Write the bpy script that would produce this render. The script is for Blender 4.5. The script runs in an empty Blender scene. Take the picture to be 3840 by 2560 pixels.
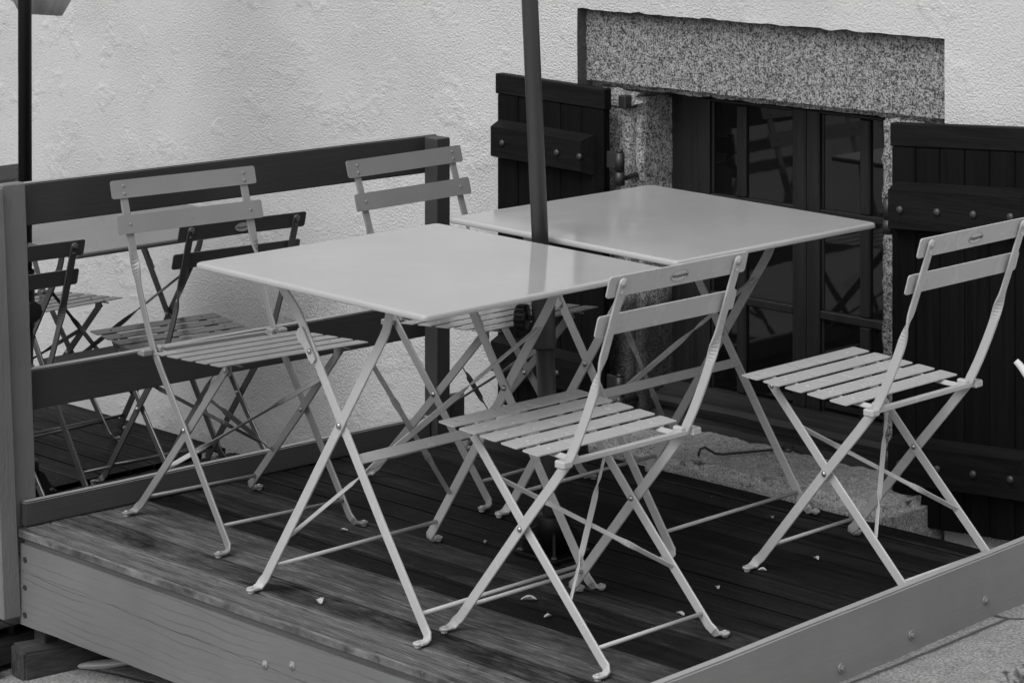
import bpy, bmesh, math, random
from mathutils import Vector, Matrix, noise

random.seed(7)
S = bpy.context.scene
COL = S.collection
R = math.radians
V = Vector


# ------------------------------------------------------------------ helpers
class MB:
    """collects shapes, then links them as ONE mesh object"""
    def __init__(self):
        self.v, self.f, self.s = [], [], []

    def add(self, vs, fs, smooth=False):
        b = len(self.v)
        self.v += [tuple(p) for p in vs]
        self.f += [tuple(i + b for i in f) for f in fs]
        self.s += [smooth] * len(fs)
        return self

    def bm(self, bm, M=None, smooth=False):
        if M is not None:
            bm.transform(M)
        bm.verts.index_update()
        self.add([v.co[:] for v in bm.verts], [[v.index for v in f.verts] for f in bm.faces], smooth)
        bm.free()
        return self

    def box(self, lo, hi, bev=0.002, M=None, seg=1):
        bm = bmesh.new()
        bmesh.ops.create_cube(bm, size=1)
        lo, hi = V(lo), V(hi)
        d = hi - lo
        for v in bm.verts:
            v.co = V(((v.co.x + .5) * d.x, (v.co.y + .5) * d.y, (v.co.z + .5) * d.z)) + lo
        b = min(bev, min(d) * .4)
        if b > 0:
            bmesh.ops.bevel(bm, geom=bm.edges[:], offset=b, segments=seg, affect='EDGES')
        return self.bm(bm, M)

    def plank(self, lo, hi, axis, n, amp, seed=0., bev=.002, M=None):
        """a board along an axis, cut into n lengths and slightly wavy"""
        bm = bmesh.new()
        bmesh.ops.create_cube(bm, size=1)
        lo, hi = V(lo), V(hi)
        d = hi - lo
        for v in bm.verts:
            v.co = V(((v.co.x + .5) * d.x, (v.co.y + .5) * d.y, (v.co.z + .5) * d.z)) + lo
        bmesh.ops.bevel(bm, geom=bm.edges[:], offset=bev, segments=2, affect='EDGES')
        nv = V((0, 0, 0))
        nv[axis] = 1
        for k in range(1, n):
            c = lo.copy()
            c[axis] = lo[axis] + d[axis] * k / n
            bmesh.ops.bisect_plane(bm, geom=bm.verts[:] + bm.edges[:] + bm.faces[:], plane_co=c, plane_no=nv)
        for v in bm.verts:
            t = v.co[axis] * 3 + seed
            w = V((noise.noise(V((t, 1.3, seed))), noise.noise(V((t, 7.1, seed))), noise.noise(V((t, 3.7, seed + 2))))) * amp
            w[axis] = 0
            v.co += w
        return self.bm(bm, M)

    def tube(self, pts, r, n=10, caps=True):
        pts = [V(p) for p in pts]
        rr = r if isinstance(r, (list, tuple)) else [r] * len(pts)
        vs, fs = [], []
        up = V((0, 0, 1))
        prev = None
        for i, p in enumerate(pts):
            t = (pts[min(i + 1, len(pts) - 1)] - pts[max(i - 1, 0)]).normalized()
            if prev is None:
                a = t.cross(up if abs(t.z) < .9 else V((1, 0, 0))).normalized()
            else:
                a = (prev - t * prev.dot(t)).normalized()
            prev = a
            b = t.cross(a)
            for k in range(n):
                q = 2 * math.pi * k / n
                vs.append(p + (a * math.cos(q) + b * math.sin(q)) * rr[i])
        for i in range(len(pts) - 1):
            for k in range(n):
                k2 = (k + 1) % n
                fs.append((i * n + k, i * n + k2, (i + 1) * n + k2, (i + 1) * n + k))
        self.add(vs, fs, True)
        if caps:
            e = (len(pts) - 1) * n
            b0 = len(self.v) - len(vs)
            self.f += [tuple(b0 + k for k in range(n))[::-1], tuple(b0 + e + k for k in range(n))]
            self.s += [False, False]
        return self

    def strap(self, pts, wide, w, t, ch=.0011):
        """flat bar swept along pts; wide[i] = direction of its broad side at pts[i]"""
        pts = [V(p) for p in pts]
        vs, fs = [], []
        prof = [(-w / 2 + ch, -t / 2), (w / 2 - ch, -t / 2), (w / 2, -t / 2 + ch), (w / 2, t / 2 - ch),
                (w / 2 - ch, t / 2), (-w / 2 + ch, t / 2), (-w / 2, t / 2 - ch), (-w / 2, -t / 2 + ch)]
        n = len(prof)
        for i, p in enumerate(pts):
            d = (pts[min(i + 1, len(pts) - 1)] - pts[max(i - 1, 0)]).normalized()
            a = V(wide[i])
            a = (a - d * a.dot(d)).normalized()
            b = d.cross(a)
            for x, y in prof:
                vs.append(p + a * x + b * y)
        for i in range(len(pts) - 1):
            for k in range(n):
                k2 = (k + 1) % n
                fs.append((i * n + k, i * n + k2, (i + 1) * n + k2, (i + 1) * n + k))
        e = (len(pts) - 1) * n
        fs.append(tuple(range(n))[::-1])
        fs.append(tuple(e + k for k in range(n)))
        return self.add(vs, fs)

    def plate(self, outline, t, M, bev=.0):
        """flat outline (x, y) given thickness t along z, placed by M"""
        n = len(outline)
        vs = [M @ V((x, y, -t / 2)) for x, y in outline] + [M @ V((x, y, t / 2)) for x, y in outline]
        fs = [tuple(range(n))[::-1], tuple(range(n, 2 * n))]
        fs += [(i, (i + 1) % n, n + (i + 1) % n, n + i) for i in range(n)]
        return self.add(vs, fs)

    def lathe(self, prof, M=None, n=20, smooth=True):
        M = M or Matrix()
        vs, fs = [], []
        for r, z in prof:
            for k in range(n):
                q = 2 * math.pi * k / n
                vs.append(M @ V((r * math.cos(q), r * math.sin(q), z)))
        for i in range(len(prof) - 1):
            for k in range(n):
                k2 = (k + 1) % n
                fs.append((i * n + k, i * n + k2, (i + 1) * n + k2, (i + 1) * n + k))
        fs.append(tuple(range(n))[::-1])
        fs.append(tuple((len(prof) - 1) * n + k for k in range(n)))
        return self.add(vs, fs, smooth)

    def build(self, name, mat, parent=None, worn=None):  # worn: material of the upward faces, rubbed and with sky light painted in
        me = bpy.data.meshes.new(name)
        me.from_pydata(self.v, [], self.f)
        me.polygons.foreach_set('use_smooth', self.s)
        me.materials.append(mat)
        bm = bmesh.new()
        bm.from_mesh(me)
        bmesh.ops.recalc_face_normals(bm, faces=bm.faces[:])
        bm.to_mesh(me)
        bm.free()
        if worn:                # upward faces paler: rubbed paint, with sky light painted in
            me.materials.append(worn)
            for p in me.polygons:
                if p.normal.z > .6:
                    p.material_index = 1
        o = bpy.data.objects.new(name, me)
        COL.objects.link(o)
        if parent:
            o.parent = parent
        return o


def tag(o, label=None, cat=None, group=None, kind=None):
    if label: o['label'] = label
    if cat: o['category'] = cat
    if group: o['group'] = group
    if kind: o['kind'] = kind
    return o


def empty(name, loc=(0, 0, 0), rz=0):
    o = bpy.data.objects.new(name, None)
    o.location = loc
    o.rotation_euler = (0, 0, rz)
    o.empty_display_size = .1
    COL.objects.link(o)
    return o


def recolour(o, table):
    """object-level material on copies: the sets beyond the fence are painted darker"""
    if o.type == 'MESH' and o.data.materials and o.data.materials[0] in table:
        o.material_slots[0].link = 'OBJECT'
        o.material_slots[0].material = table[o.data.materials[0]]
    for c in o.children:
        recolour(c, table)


def copy_tree(o, parent=None):
    c = o.copy()
    COL.objects.link(c)
    if parent:
        c.parent = parent
    for ch in list(o.children):
        copy_tree(ch, c)
    return c


def axis_to(d, p=(0, 0, 0)):
    """matrix whose z axis points along d"""
    return Matrix.Translation(p) @ V(d).to_track_quat('Z', 'Y').to_matrix().to_4x4()


def rrect(w, h, r, n=4):
    pts = []
    for cx, cy, a0 in ((w / 2 - r, h / 2 - r, 0), (-w / 2 + r, h / 2 - r, 90), (-w / 2 + r, -h / 2 + r, 180), (w / 2 - r, -h / 2 + r, 270)):
        for k in range(n + 1):
            a = R(a0 + 90 * k / n)
            pts.append((cx + r * math.cos(a), cy + r * math.sin(a)))
    return pts


# ------------------------------------------------------------------ materials
class NT:
    def __init__(self, name):
        self.m = bpy.data.materials.new(name)
        self.m.use_nodes = True
        self.t = self.m.node_tree
        self.b = self.t.nodes['Principled BSDF']

    def n(self, typ, **kw):
        nd = self.t.nodes.new(typ)
        for k, v in kw.items():
            if k.startswith('i_'):
                key = k[2:]
                key = int(key) if key.isdigit() else key.replace('_', ' ')
                nd.inputs[key].default_value = v
            else:
                setattr(nd, k, v)
        return nd

    def l(self, a, b):
        self.t.links.new(a, b)

    def coords(self, scale=(1, 1, 1), rot=(0, 0, 0), world=False):
        mp = self.n('ShaderNodeMapping')
        mp.inputs['Scale'].default_value = scale
        mp.inputs['Rotation'].default_value = rot
        if world:
            self.l(self.n('ShaderNodeNewGeometry').outputs['Position'], mp.inputs['Vector'])
        else:
            self.l(self.n('ShaderNodeTexCoord').outputs['Object'], mp.inputs['Vector'])
        return mp.outputs['Vector']

    def noise(self, vec, scale, detail=4, rough=.55, dist=0.):
        nd = self.n('ShaderNodeTexNoise')
        nd.inputs['Scale'].default_value = scale
        nd.inputs['Detail'].default_value = detail
        nd.inputs['Roughness'].default_value = rough
        nd.inputs['Distortion'].default_value = dist
        self.l(vec, nd.inputs['Vector'])
        return nd.outputs['Fac']

    def ramp(self, fac, stops, interp='LINEAR'):
        nd = self.n('ShaderNodeValToRGB')
        cr = nd.color_ramp
        cr.interpolation = interp
        while len(cr.elements) < len(stops):
            cr.elements.new(.5)
        for e, (p, c) in zip(cr.elements, stops):
            e.position = p
            e.color = (c, c, c, 1)
        self.l(fac, nd.inputs['Fac'])
        return nd.outputs['Color']

    def math(self, op, a, b):
        nd = self.n('ShaderNodeMath', operation=op)
        for i, x in enumerate((a, b)):
            if isinstance(x, (int, float)):
                nd.inputs[i].default_value = x
            else:
                self.l(x, nd.inputs[i])
        return nd.outputs[0]

    def mix(self, fac, a, b, typ='MIX'):
        nd = self.n('ShaderNodeMix', data_type='RGBA', blend_type=typ)
        for key, x in ((0, fac), (6, a), (7, b)):
            if isinstance(x, (int, float)):
                nd.inputs[key].default_value = x if key == 0 else (x, x, x, 1)
            else:
                self.l(x, nd.inputs[key])
        return nd.outputs[2]

    def bump(self, h, strength, dist, normal=None):
        nd = self.n('ShaderNodeBump')
        nd.inputs['Strength'].default_value = strength
        nd.inputs['Distance'].default_value = dist
        self.l(h, nd.inputs['Height'])
        if normal is not None:
            self.l(normal, nd.inputs['Normal'])
        self.l(nd.outputs['Normal'], self.b.inputs['Normal'])
        return nd.outputs['Normal']

    def set(self, col=None, rough=None, spec=None, metal=None, coat=None):
        b = self.b
        if col is not None:
            if isinstance(col, (int, float)):
                b.inputs['Base Color'].default_value = (col, col, col, 1)
            else:
                self.l(col, b.inputs['Base Color'])
        if rough is not None:
            if isinstance(rough, (int, float)):
                b.inputs['Roughness'].default_value = rough
            else:
                self.l(rough, b.inputs['Roughness'])
        if spec is not None: b.inputs['Specular IOR Level'].default_value = spec
        if metal is not None: b.inputs['Metallic'].default_value = metal
        if coat is not None: b.inputs['Coat Weight'].default_value = coat
        return self.m


def paint(name, c, rough, var=.12, spec=.5):
    t = NT(name)
    v = t.coords(world=False)
    n1 = t.noise(v, 9, 5)
    n2 = t.noise(v, 160, 2)
    col = t.mix(t.ramp(n1, [(.3, 0), (.75, 1)]), c * (1 - var), c * (1 + var))
    chip = t.ramp(t.noise(v, 75, 3, .7), [(.715, 0), (.74, 1)])
    col = t.mix(t.math('MULTIPLY', chip, .55), col, c * .3)
    t.set(col, t.ramp(n1, [(.2, rough * .96), (.8, rough * 1.05)]), spec)
    t.bump(n2, .06, .0006)
    return t.m


def tabletop_paint(name, c):
    """smooth enamel with dried water marks, dust and a few scratches"""
    t = NT(name)
    v = t.coords()
    m = t.noise(v, 11, 6, .65, .8)
    st = t.noise(t.coords((60, 5, 5)), 1, 4, .6)
    sm = t.noise(v, 3, 3)
    r = t.math('ADD', t.math('MULTIPLY', t.ramp(m, [(.42, 0), (.62, 1)]), .07), t.math('MULTIPLY', t.ramp(st, [(.45, 0), (.6, 1)]), .03))
    col = t.mix(t.ramp(sm, [(.3, 0), (.7, 1)]), c * .94, c * 1.05)
    ring = t.ramp(t.math('ABSOLUTE', t.math('SUBTRACT', m, .52), 0), [(0, 1), (.010, 0)])
    col = t.mix(t.math('MULTIPLY', ring, .12), col, c * 1.3)
    t.set(col, t.math('ADD', r, .055), .65)
    t.bump(t.noise(v, 5, 2), .05, .01)
    return t.m


def painted_wood(name, c, rough, axis, rings=0., crack=None, spec=.4, lump=.35):
    """opaque paint on sawn timber: raised grain, thin ring lines that wander along the board, a split"""
    t = NT(name)
    sc = [38, 38, 38]
    sc[axis] = 1.6
    g = t.noise(t.coords(tuple(sc)), 1.0, 5, .6, .6)
    sc2 = [150, 150, 150]
    sc2[axis] = 40
    f = t.noise(t.coords(tuple(sc2)), 1.0, 3)
    big = t.noise(t.coords(), 3.5, 4)
    col = t.mix(t.ramp(big, [(.3, 0), (.7, 1)]), c * .9, c * 1.1)
    h = t.math('ADD', t.math('MULTIPLY', g, .6), t.math('MULTIPLY', f, lump))
    if rings:
        sep = t.n('ShaderNodeSeparateXYZ')
        t.l(t.coords(), sep.inputs[0])
        z = sep.outputs['Z']
        wob = t.noise(t.coords((1.3, 1, 5)), 1, 3, .45)
        wob2 = t.noise(t.coords((6, 1, 14)), 1, 2)
        v = t.math('ADD', t.math('MULTIPLY', z, 52), t.math('ADD', t.math('MULTIPLY', wob, 4.), t.math('MULTIPLY', wob2, .5)))
        fr = t.math('ABSOLUTE', t.math('SUBTRACT', t.math('FRACT', v, 0), .5), 0)
        ln = t.ramp(fr, [(0, 1), (.05, .5), (.10, 0)])
        ln = t.mix(1., ln, t.ramp(t.noise(t.coords((2.4, 1, 16)), 1, 3), [(.40, 0), (.6, 1)]), 'MULTIPLY')
        line = t.math('MULTIPLY', ln, rings)
        if crack is not None:
            wv = t.noise(t.coords((2.2, 0, 0)), 1, 6, .62)
            slope = t.math('MULTIPLY', sep.outputs['X'], crack[1])
            d = t.math('ABSOLUTE', t.math('SUBTRACT', z, t.math('ADD', t.math('ADD', crack[0], slope), t.math('MULTIPLY', t.math('SUBTRACT', wv, .5), .045))), 0)
            gap = t.ramp(t.noise(t.coords((9, 0, 0)), 1, 3), [(.36, 0), (.5, .0017 / .004), (.7, .003 / .004)])
            cr = t.math('LESS_THAN', d, t.math('MULTIPLY', gap, .0011))
            line = t.math('MAXIMUM', line, cr)
        col = t.mix(line, col, c * .10)
        h = t.math('SUBTRACT', h, t.math('MULTIPLY', line, .6))
    t.set(col, rough, spec)
    t.bump(h, .55, .003)
    return t.m


def mat_plaster():
    t = NT('lime_plaster')
    v = t.coords(world=True)
    grain = t.noise(v, 190, 2, .5)
    lump = t.noise(v, 120, 3, .55)
    trowel = t.noise(t.coords((1, 1, 1.5), world=True), 26, 5, .6, 1.2)
    big = t.noise(v, 1.6, 4, .55)
    rough = t.ramp(t.noise(v, 3.1, 4, .6), [(.40, .55), (.62, 1.)])
    scr = t.ramp(t.noise(v, 7, 3, .6), [(.56, 0), (.66, 1)])
    h = t.math('MULTIPLY', t.math('ADD', t.math('MULTIPLY', grain, .75), t.math('MULTIPLY', lump, .55)), rough)
    h = t.math('ADD', h, t.math('MULTIPLY', t.math('MULTIPLY', trowel, scr), .75))
    col = t.mix(t.ramp(big, [(.3, 0), (.7, 1)]), .60, .69)
    col = t.mix(t.ramp(lump, [(.28, .55), (.46, 0)]), col, .48)
    t.set(col, .9, .15)
    t.bump(h, 1.0, .0072)
    return t.m


def mat_granite(name, lo=.03, hi=.62, stain=.0, sc=1., top_dark=0., damp=(.25, .5)):
    t = NT(name)
    v = t.coords(world=True)
    a = t.noise(v, 205 * sc, 3, .62)
    b = t.noise(v, 60 * sc, 3, .6)
    h = t.math('ADD', t.math('MULTIPLY', a, .72), t.math('MULTIPLY', b, .28))
    col = t.ramp(h, [(.36, lo), (.445, lo * 4.2), (.52, hi * .58), (.66, hi)])
    sep = t.n('ShaderNodeSeparateXYZ')
    t.l(v, sep.inputs[0])
    if stain:           # rising damp: blotches that end at an uneven tide line
        st = t.noise(t.coords((7, 7, 2.5), world=True), 1, 5, .6, .4)
        mr = t.n('ShaderNodeMapRange')
        t.l(sep.outputs['Z'], mr.inputs['Value'])
        mr.inputs['From Min'].default_value = damp[1]
        mr.inputs['From Max'].default_value = damp[0]
        m = t.ramp(t.math('ADD', st, t.math('SUBTRACT', mr.outputs[0], .5)), [(.45, 0), (.7, 1)])
        col = t.mix(t.math('MULTIPLY', m, stain), col, .03)
    if top_dark:            # darker towards the upper edge, with a blotchy border
        st = t.noise(t.coords((9, 9, 3), world=True), 1, 5, .65)
        mr = t.n('ShaderNodeMapRange')
        t.l(sep.outputs['Z'], mr.inputs['Value'])
        mr.inputs['From Min'].default_value = 1.045
        mr.inputs['From Max'].default_value = 1.095
        m = t.ramp(t.math('ADD', t.math('MULTIPLY', st, .8), t.math('MULTIPLY', t.math('SUBTRACT', mr.outputs[0], .5), .8)), [(.36, 0), (.75, 1)])
        col = t.mix(t.math('MULTIPLY', m, top_dark), col, .06)
    t.set(col, .85, .25)
    t.bump(h, 1.0, .010)
    return t.m


def mat_deck(name, worn):
    t = NT(name)
    v = t.coords((1, 1, 1), world=True)
    sep = t.n('ShaderNodeSeparateXYZ')
    t.l(v, sep.inputs[0])
    # each board has its own tone
    idx = t.math('FLOOR', t.math('DIVIDE', t.math('SUBTRACT', sep.outputs['Y'], 3.4805), .0842), 0)
    wn = t.n('ShaderNodeTexWhiteNoise', noise_dimensions='1D')
    t.l(idx, wn.inputs['W'])
    tone = wn.outputs['Value']
    st = t.noise(t.coords((3.0, 60, 10), world=True), 1, 5, .6, .3)
    fine = t.noise(t.coords((14, 420, 20), world=True), 1, 3, .6)
    blot = t.noise(t.coords((5, 9, 5), world=True), 1, 6, .68, .5)
    base = t.ramp(t.math('ADD', t.math('MULTIPLY', st, .75), t.math('MULTIPLY', tone, .25)), [(.28, .005), (.52, .012), (.75, .03)])
    fx = t.n('ShaderNodeMapRange')
    t.l(sep.outputs['Y'], fx.inputs['Value'])
    fx.inputs['From Min'].default_value = 4.15
    fx.inputs['From Max'].default_value = 3.48
    fy = t.n('ShaderNodeMapRange')
    t.l(sep.outputs['X'], fy.inputs['Value'])
    fy.inputs['From Min'].default_value = -3.0
    fy.inputs['From Max'].default_value = -4.3
    first = t.math('MULTIPLY', t.math('LESS_THAN', sep.outputs['Y'], 3.5645), .30)      # the nosing board is trodden most
    near = t.math('ADD', t.math('MULTIPLY', fx.outputs[0], t.math('ADD', t.math('MULTIPLY', fy.outputs[0], .5), .5)), first)
    w = t.math('ADD', t.math('MULTIPLY', near, .62), t.math('MULTIPLY', t.math('MULTIPLY', t.math('SUBTRACT', blot, .5), 1.35), t.math('ADD', near, .12)))
    w = t.math('ADD', w, t.math('MULTIPLY', t.math('SUBTRACT', tone, .5), .36))
    w = t.math('ADD', w, t.math('MULTIPLY', t.math('SUBTRACT', fine, .5), .5))
    w = t.ramp(w, [(.16, 0), (.70, 1)])
    rib = t.math('FRACT', t.math('DIVIDE', sep.outputs['Y'], .00648), 0)
    rib = t.ramp(rib, [(.0, .35), (.15, 1), (.6, 1), (.8, .35)])
    pale = t.ramp(fine, [(.3, .07), (.55, .17), (.75, .27)])
    pale = t.mix(.8, pale, rib, 'MULTIPLY')
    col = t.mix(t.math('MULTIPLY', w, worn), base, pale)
    speck = t.ramp(t.noise(v, 55, 3, .7), [(.28, 1), (.36, 0)])
    col = t.mix(t.math('MULTIPLY', speck, .75), col, .010)
    chip = t.ramp(t.noise(v, 85, 1), [(.79, 0), (.81, 1)])
    col = t.mix(t.math('MULTIPLY', chip, .6), col, .4)
    t.set(col, t.ramp(blot, [(.3, .42), (.7, .62)]), .1)
    t.bump(t.math('ADD', fine, t.math('MULTIPLY', st, .6)), .3, .002)
    return t.m


def mat_ground():
    t = NT('exposed_aggregate')
    v = t.coords(world=True)
    a = t.noise(v, 170, 3, .65)
    b = t.noise(v, 14, 4, .6)
    c = t.noise(v, 2, 4)
    col = t.ramp(a, [(.3, .10), (.47, .27), (.6, .42), (.75, .55)])
    col = t.mix(t.ramp(b, [(.3, .45), (.6, 0)]), col, .16)
    # crack lines between old slabs
    vo = t.n('ShaderNodeTexVoronoi', feature='DISTANCE_TO_EDGE')
    wob = t.n('ShaderNodeMix', data_type='VECTOR')
    wob.inputs[0].default_value = .03
    t.l(t.coords((1.5, 1.5, 0), world=True), wob.inputs[4])
    nz = t.n('ShaderNodeTexNoise')
    nz.inputs['Scale'].default_value = 7
    t.l(v, nz.inputs['Vector'])
    t.l(nz.outputs['Color'], wob.inputs[5])
    t.l(wob.outputs[1], vo.inputs['Vector'])
    vo.inputs['Scale'].default_value = 1
    line = t.ramp(vo.outputs['Distance'], [(0, 1), (.006, .7), (.014, 0)])
    col = t.mix(line, col, .05)
    t.set(col, .85, .25)
    t.bump(t.math('SUBTRACT', a, t.math('MULTIPLY', line, .8)), .8, .005)
    return t.m


def mat_darkwood(name, c, axis, rough=.5, spec=.4):
    t = NT(name)
    sc = [60, 60, 60]
    sc[axis] = 2.5
    g = t.noise(t.coords(tuple(sc)), 1, 6, .65, .8)
    sc2 = [240, 240, 240]
    sc2[axis] = 9
    f = t.noise(t.coords(tuple(sc2)), 1, 2)
    col = t.mix(t.ramp(g, [(.35, 0), (.7, 1)]), c * .6, c * 1.6)
    t.set(col, rough, spec)
    t.bump(t.math('ADD', g, t.math('MULTIPLY', f, .4)), .6, .003)
    return t.m


M_PLASTER = mat_plaster()
M_GRANITE = mat_granite('dressed_granite', top_dark=.8)
M_GRANITE_D = mat_granite('damp_granite', .04, .8, .85)
M_EDGE = mat_granite('shaded_plaster_edge', .03, .16)  # shade on the plaster return painted in as a dark tone
M_SILL = mat_granite('worn_granite_sill', .10, .85, .0, .9)
M_DECK = mat_deck('grooved_hardwood', 1.0)
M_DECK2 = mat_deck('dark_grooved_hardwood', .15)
M_GROUND = mat_ground()
M_WOODX = painted_wood('grey_painted_wood_x', .175, .45, 0, .30, (-.108, -.012))
M_WOODY = painted_wood('dark_stained_rail', .046, .5, 1)
M_WOODK = painted_wood('dark_grey_kick_rail', .075, .45, 1)
M_WOODD = painted_wood('dark_stained_post', .05, .5, 2)
M_WOODZ = painted_wood('thick_grey_paint', .19, .5, 2, 0., None, .4, .9)
M_BOARD = painted_wood('grey_painted_edge_board', .25, .38, 1, 0., None, .5, .15)
M_WORN_SKYLIT = painted_wood('bare_skylit_edge', .34, .7, 1)  # top faces: bare worn wood, with sky light put into the colour
M_SHUT = mat_darkwood('black_stained_wood_z', .0045, 2, .6, .12)
M_SHUTX = mat_darkwood('black_stained_wood_x', .007, 0, .6, .15)
M_FRAME = mat_darkwood('dark_weathered_frame', .016, 2, .42, .45)
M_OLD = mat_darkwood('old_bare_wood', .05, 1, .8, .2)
M_PAINT = paint('grey_enamel', .50, .27, .04)
M_PAINT_SHADE = paint('shaded_grey_enamel', .26, .25, .05)  # same enamel, the shade on the left pair of chairs put into its colour
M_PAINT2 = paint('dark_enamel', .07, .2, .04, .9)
M_TABLE = tabletop_paint('grey_enamel_tabletop', .45)
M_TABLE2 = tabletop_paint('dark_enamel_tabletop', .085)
M_IRON = paint('black_iron', .03, .4, .3)
M_POLE = paint('dark_grey_pole', .05, .42, .1)
M_POLE_B = paint('black_pole', .004, .45, .1, .3)
M_KNOB = paint('black_plastic', .012, .3, .05)
M_RUBBER = paint('pale_plastic_glide', .5, .5, .05)


def simple(name, c, rough, metal=0., spec=.5):
    return NT(name).set(c, rough, spec, metal)


M_RIVET = simple('zinc_rivet', .45, .3, .85)
M_BOLT = simple('weathered_zinc', .28, .5, .5)
M_STUD = simple('iron_stud', .07, .42, .5)
M_BADGE = paint('pale_badge', .56, .45, .05)
M_INK = simple('dark_lettering', .03, .6)
M_PETAL = paint('white_petal', .5, .6, .05)
M_DARK = simple('dark_room', .008, .9)
M_FABRIC = None


def mat_fabric(name, c):
    t = NT(name)
    v = t.coords()
    a = t.noise(v, 7, 4, .55, .8)
    w = t.noise(v, 400, 1)
    t.set(t.mix(t.ramp(a, [(.3, 0), (.7, 1)]), c * .85, c * 1.1), .85, .2)
    t.bump(t.math('ADD', a, t.math('MULTIPLY', w, .05)), .35, .02)
    return t.m


M_FABRIC = mat_fabric('parasol_fabric', .52)


def mat_glass():
    t = NT('old_window_glass')
    n = t.noise(t.coords((1, 1, .5)), 9, 2)
    t.set(.006, .03, .5)
    t.b.inputs['IOR'].default_value = 1.65
    t.bump(n, .05, .004)
    return t.m


M_GLASS = mat_glass()


def mat_leaf():
    t = NT('grey_leaf')
    a = t.noise(t.coords(), 30, 3)
    t.set(t.ramp(a, [(.3, .05), (.7, .16)]), .5, .4)
    return t.m


M_LEAF = mat_leaf()
M_PALELEAF = paint('pale_dry_leaf', .72, .6, .06)
M_STEM = mat_darkwood('woody_stem', .09, 2, .8, .2)


# ------------------------------------------------------------------ setting: ground, sky
def gz(x):
    """the lane falls towards the left"""
    if x > -3.3:
        return -.068 + .09 * (1 - math.exp(-(x + 3.3) * .6))
    return -.068 + .147 * (x + 3.3)


def ground():
    xs = [-120, -60, -30, -20, -16, -12, -10, -9, -8, -7.5, -7] + [-6.8 + .1 * i for i in range(60)] + [-.5, 0, 1, 2, 4, 8, 20, 60, 120]
    ys = [-120, -40, -15, -5, -1, 1, 2, 2.5, 3, 3.3] + [3.4 + .1 * i for i in range(20)] + [5.6, 8, 20, 60, 120]
    vs = [(x, y, (gz(x) if x > -16 else gz(-16) + (x + 16) * .02) + .006 * noise.noise(V((x * 2.3, y * 2.3, 0)))) for x in xs for y in ys]
    n = len(ys)
    fs = [(i * n + j, i * n + j + 1, (i + 1) * n + j + 1, (i + 1) * n + j) for i in range(len(xs) - 1) for j in range(n - 1)]
    o = MB().add(vs, fs, True).build('ground', M_GROUND)
    tag(o, kind='structure')


ground()

# ------------------------------------------------------------------ the house
WY = 5.10        # face of the plaster
GY = 5.135       # face of the granite
house = empty('house', (0, WY, 0))
tag(house, 'white plastered house wall with granite framed window and dark wooden shutters', 'house')


def rag(a, b, n, amp, seed):
    """points from a to b, wandering a little across the line"""
    a, b = V(a), V(b)
    d = (b - a).normalized()
    nn = V((-d.y, d.x))
    out = []
    for i in range(n + 1):
        t = i / n
        w = 0 if i in (0, n) else amp * (noise.noise(V((t * n * .35, seed, 0))) + .5 * noise.noise(V((t * n * .9, seed, 4))))
        out.append(a.lerp(b, t) + nn * w)
    return out


def house_wall():
    hole = rag((-4.909, -2.6), (-4.909, 1.090), 60, .003, 1.)[30:]
    hole = [V((-4.909, -2.6))] + hole
    top = rag((-4.909, 1.090), (-3.722, 1.092), 70, .005, 5.)[1:]
    hole += top
    hole += rag((-3.722, 1.092), (-3.722, -2.6), 60, .003, 9.)[1:30] + [V((-3.722, -2.6))]
    outer = [V((8, -2.6)), V((8, 5.5)), V((-18, 5.5)), V((-18, -2.6))]
    loop = hole + outer
    bm = bmesh.new()
    vs = [bm.verts.new((p.x, 0, p.y)) for p in loop]
    es = [bm.edges.new((vs[i], vs[(i + 1) % len(vs)])) for i in range(len(vs))]
    bmesh.ops.triangle_fill(bm, edges=es, use_beauty=True)
    mb = MB().bm(bm)
    n = len(loop)
    f = [(p.x, 0, p.y) for p in loop]
    b = [(p.x, .05, p.y) for p in loop[:len(hole)]]
    m = len(hole)
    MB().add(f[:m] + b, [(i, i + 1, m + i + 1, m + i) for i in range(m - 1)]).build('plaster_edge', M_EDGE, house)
    # body of the wall behind the coat of plaster, left / right / over the window
    mb.box((-18, .05, -2.6), (-4.95, .5, 5.5), 0)
    mb.box((-3.69, .05, -2.6), (8, .5, 5.5), 0)
    mb.box((-4.95, .05, 1.13), (-3.69, .5, 5.5), 0)
    return mb.build('wall', M_PLASTER, house)


house_wall()


def rough_block(name, lo, hi, mat, step=.022, amp=.006, seed=0., edge=.014):
    """stone block with a hammered face and worn, uneven arrises (local to the house)"""
    lo, hi = V(lo), V(hi)
    bm = bmesh.new()
    bmesh.ops.create_cube(bm, size=1)
    d = hi - lo
    for v in bm.verts:
        v.co = V(((v.co.x + .5) * d.x, (v.co.y + .5) * d.y, (v.co.z + .5) * d.z)) + lo
    bmesh.ops.bevel(bm, geom=bm.edges[:], offset=edge, segments=2, affect='EDGES')
    for ax in range(3):
        n = min(70, max(1, int(d[ax] / step)))
        nv = V((0, 0, 0))
        nv[ax] = 1
        for k in range(1, n):
            c = lo.copy()
            c[ax] = lo[ax] + d[ax] * k / n
            bmesh.ops.bisect_plane(bm, geom=bm.verts[:] + bm.edges[:] + bm.faces[:], plane_co=c, plane_no=nv)
    bm.normal_update()
    nrm = {v: v.normal.copy() for v in bm.verts}
    for v in bm.verts:
        q = v.co * 26 + V((seed, seed, seed))
        v.co += nrm[v] * (amp * (noise.noise(q) + .6 * noise.noise(q * 2.3)))
    mb = MB()
    mb.bm(bm, None, True)
    return mb.build(name, mat, house)


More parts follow.
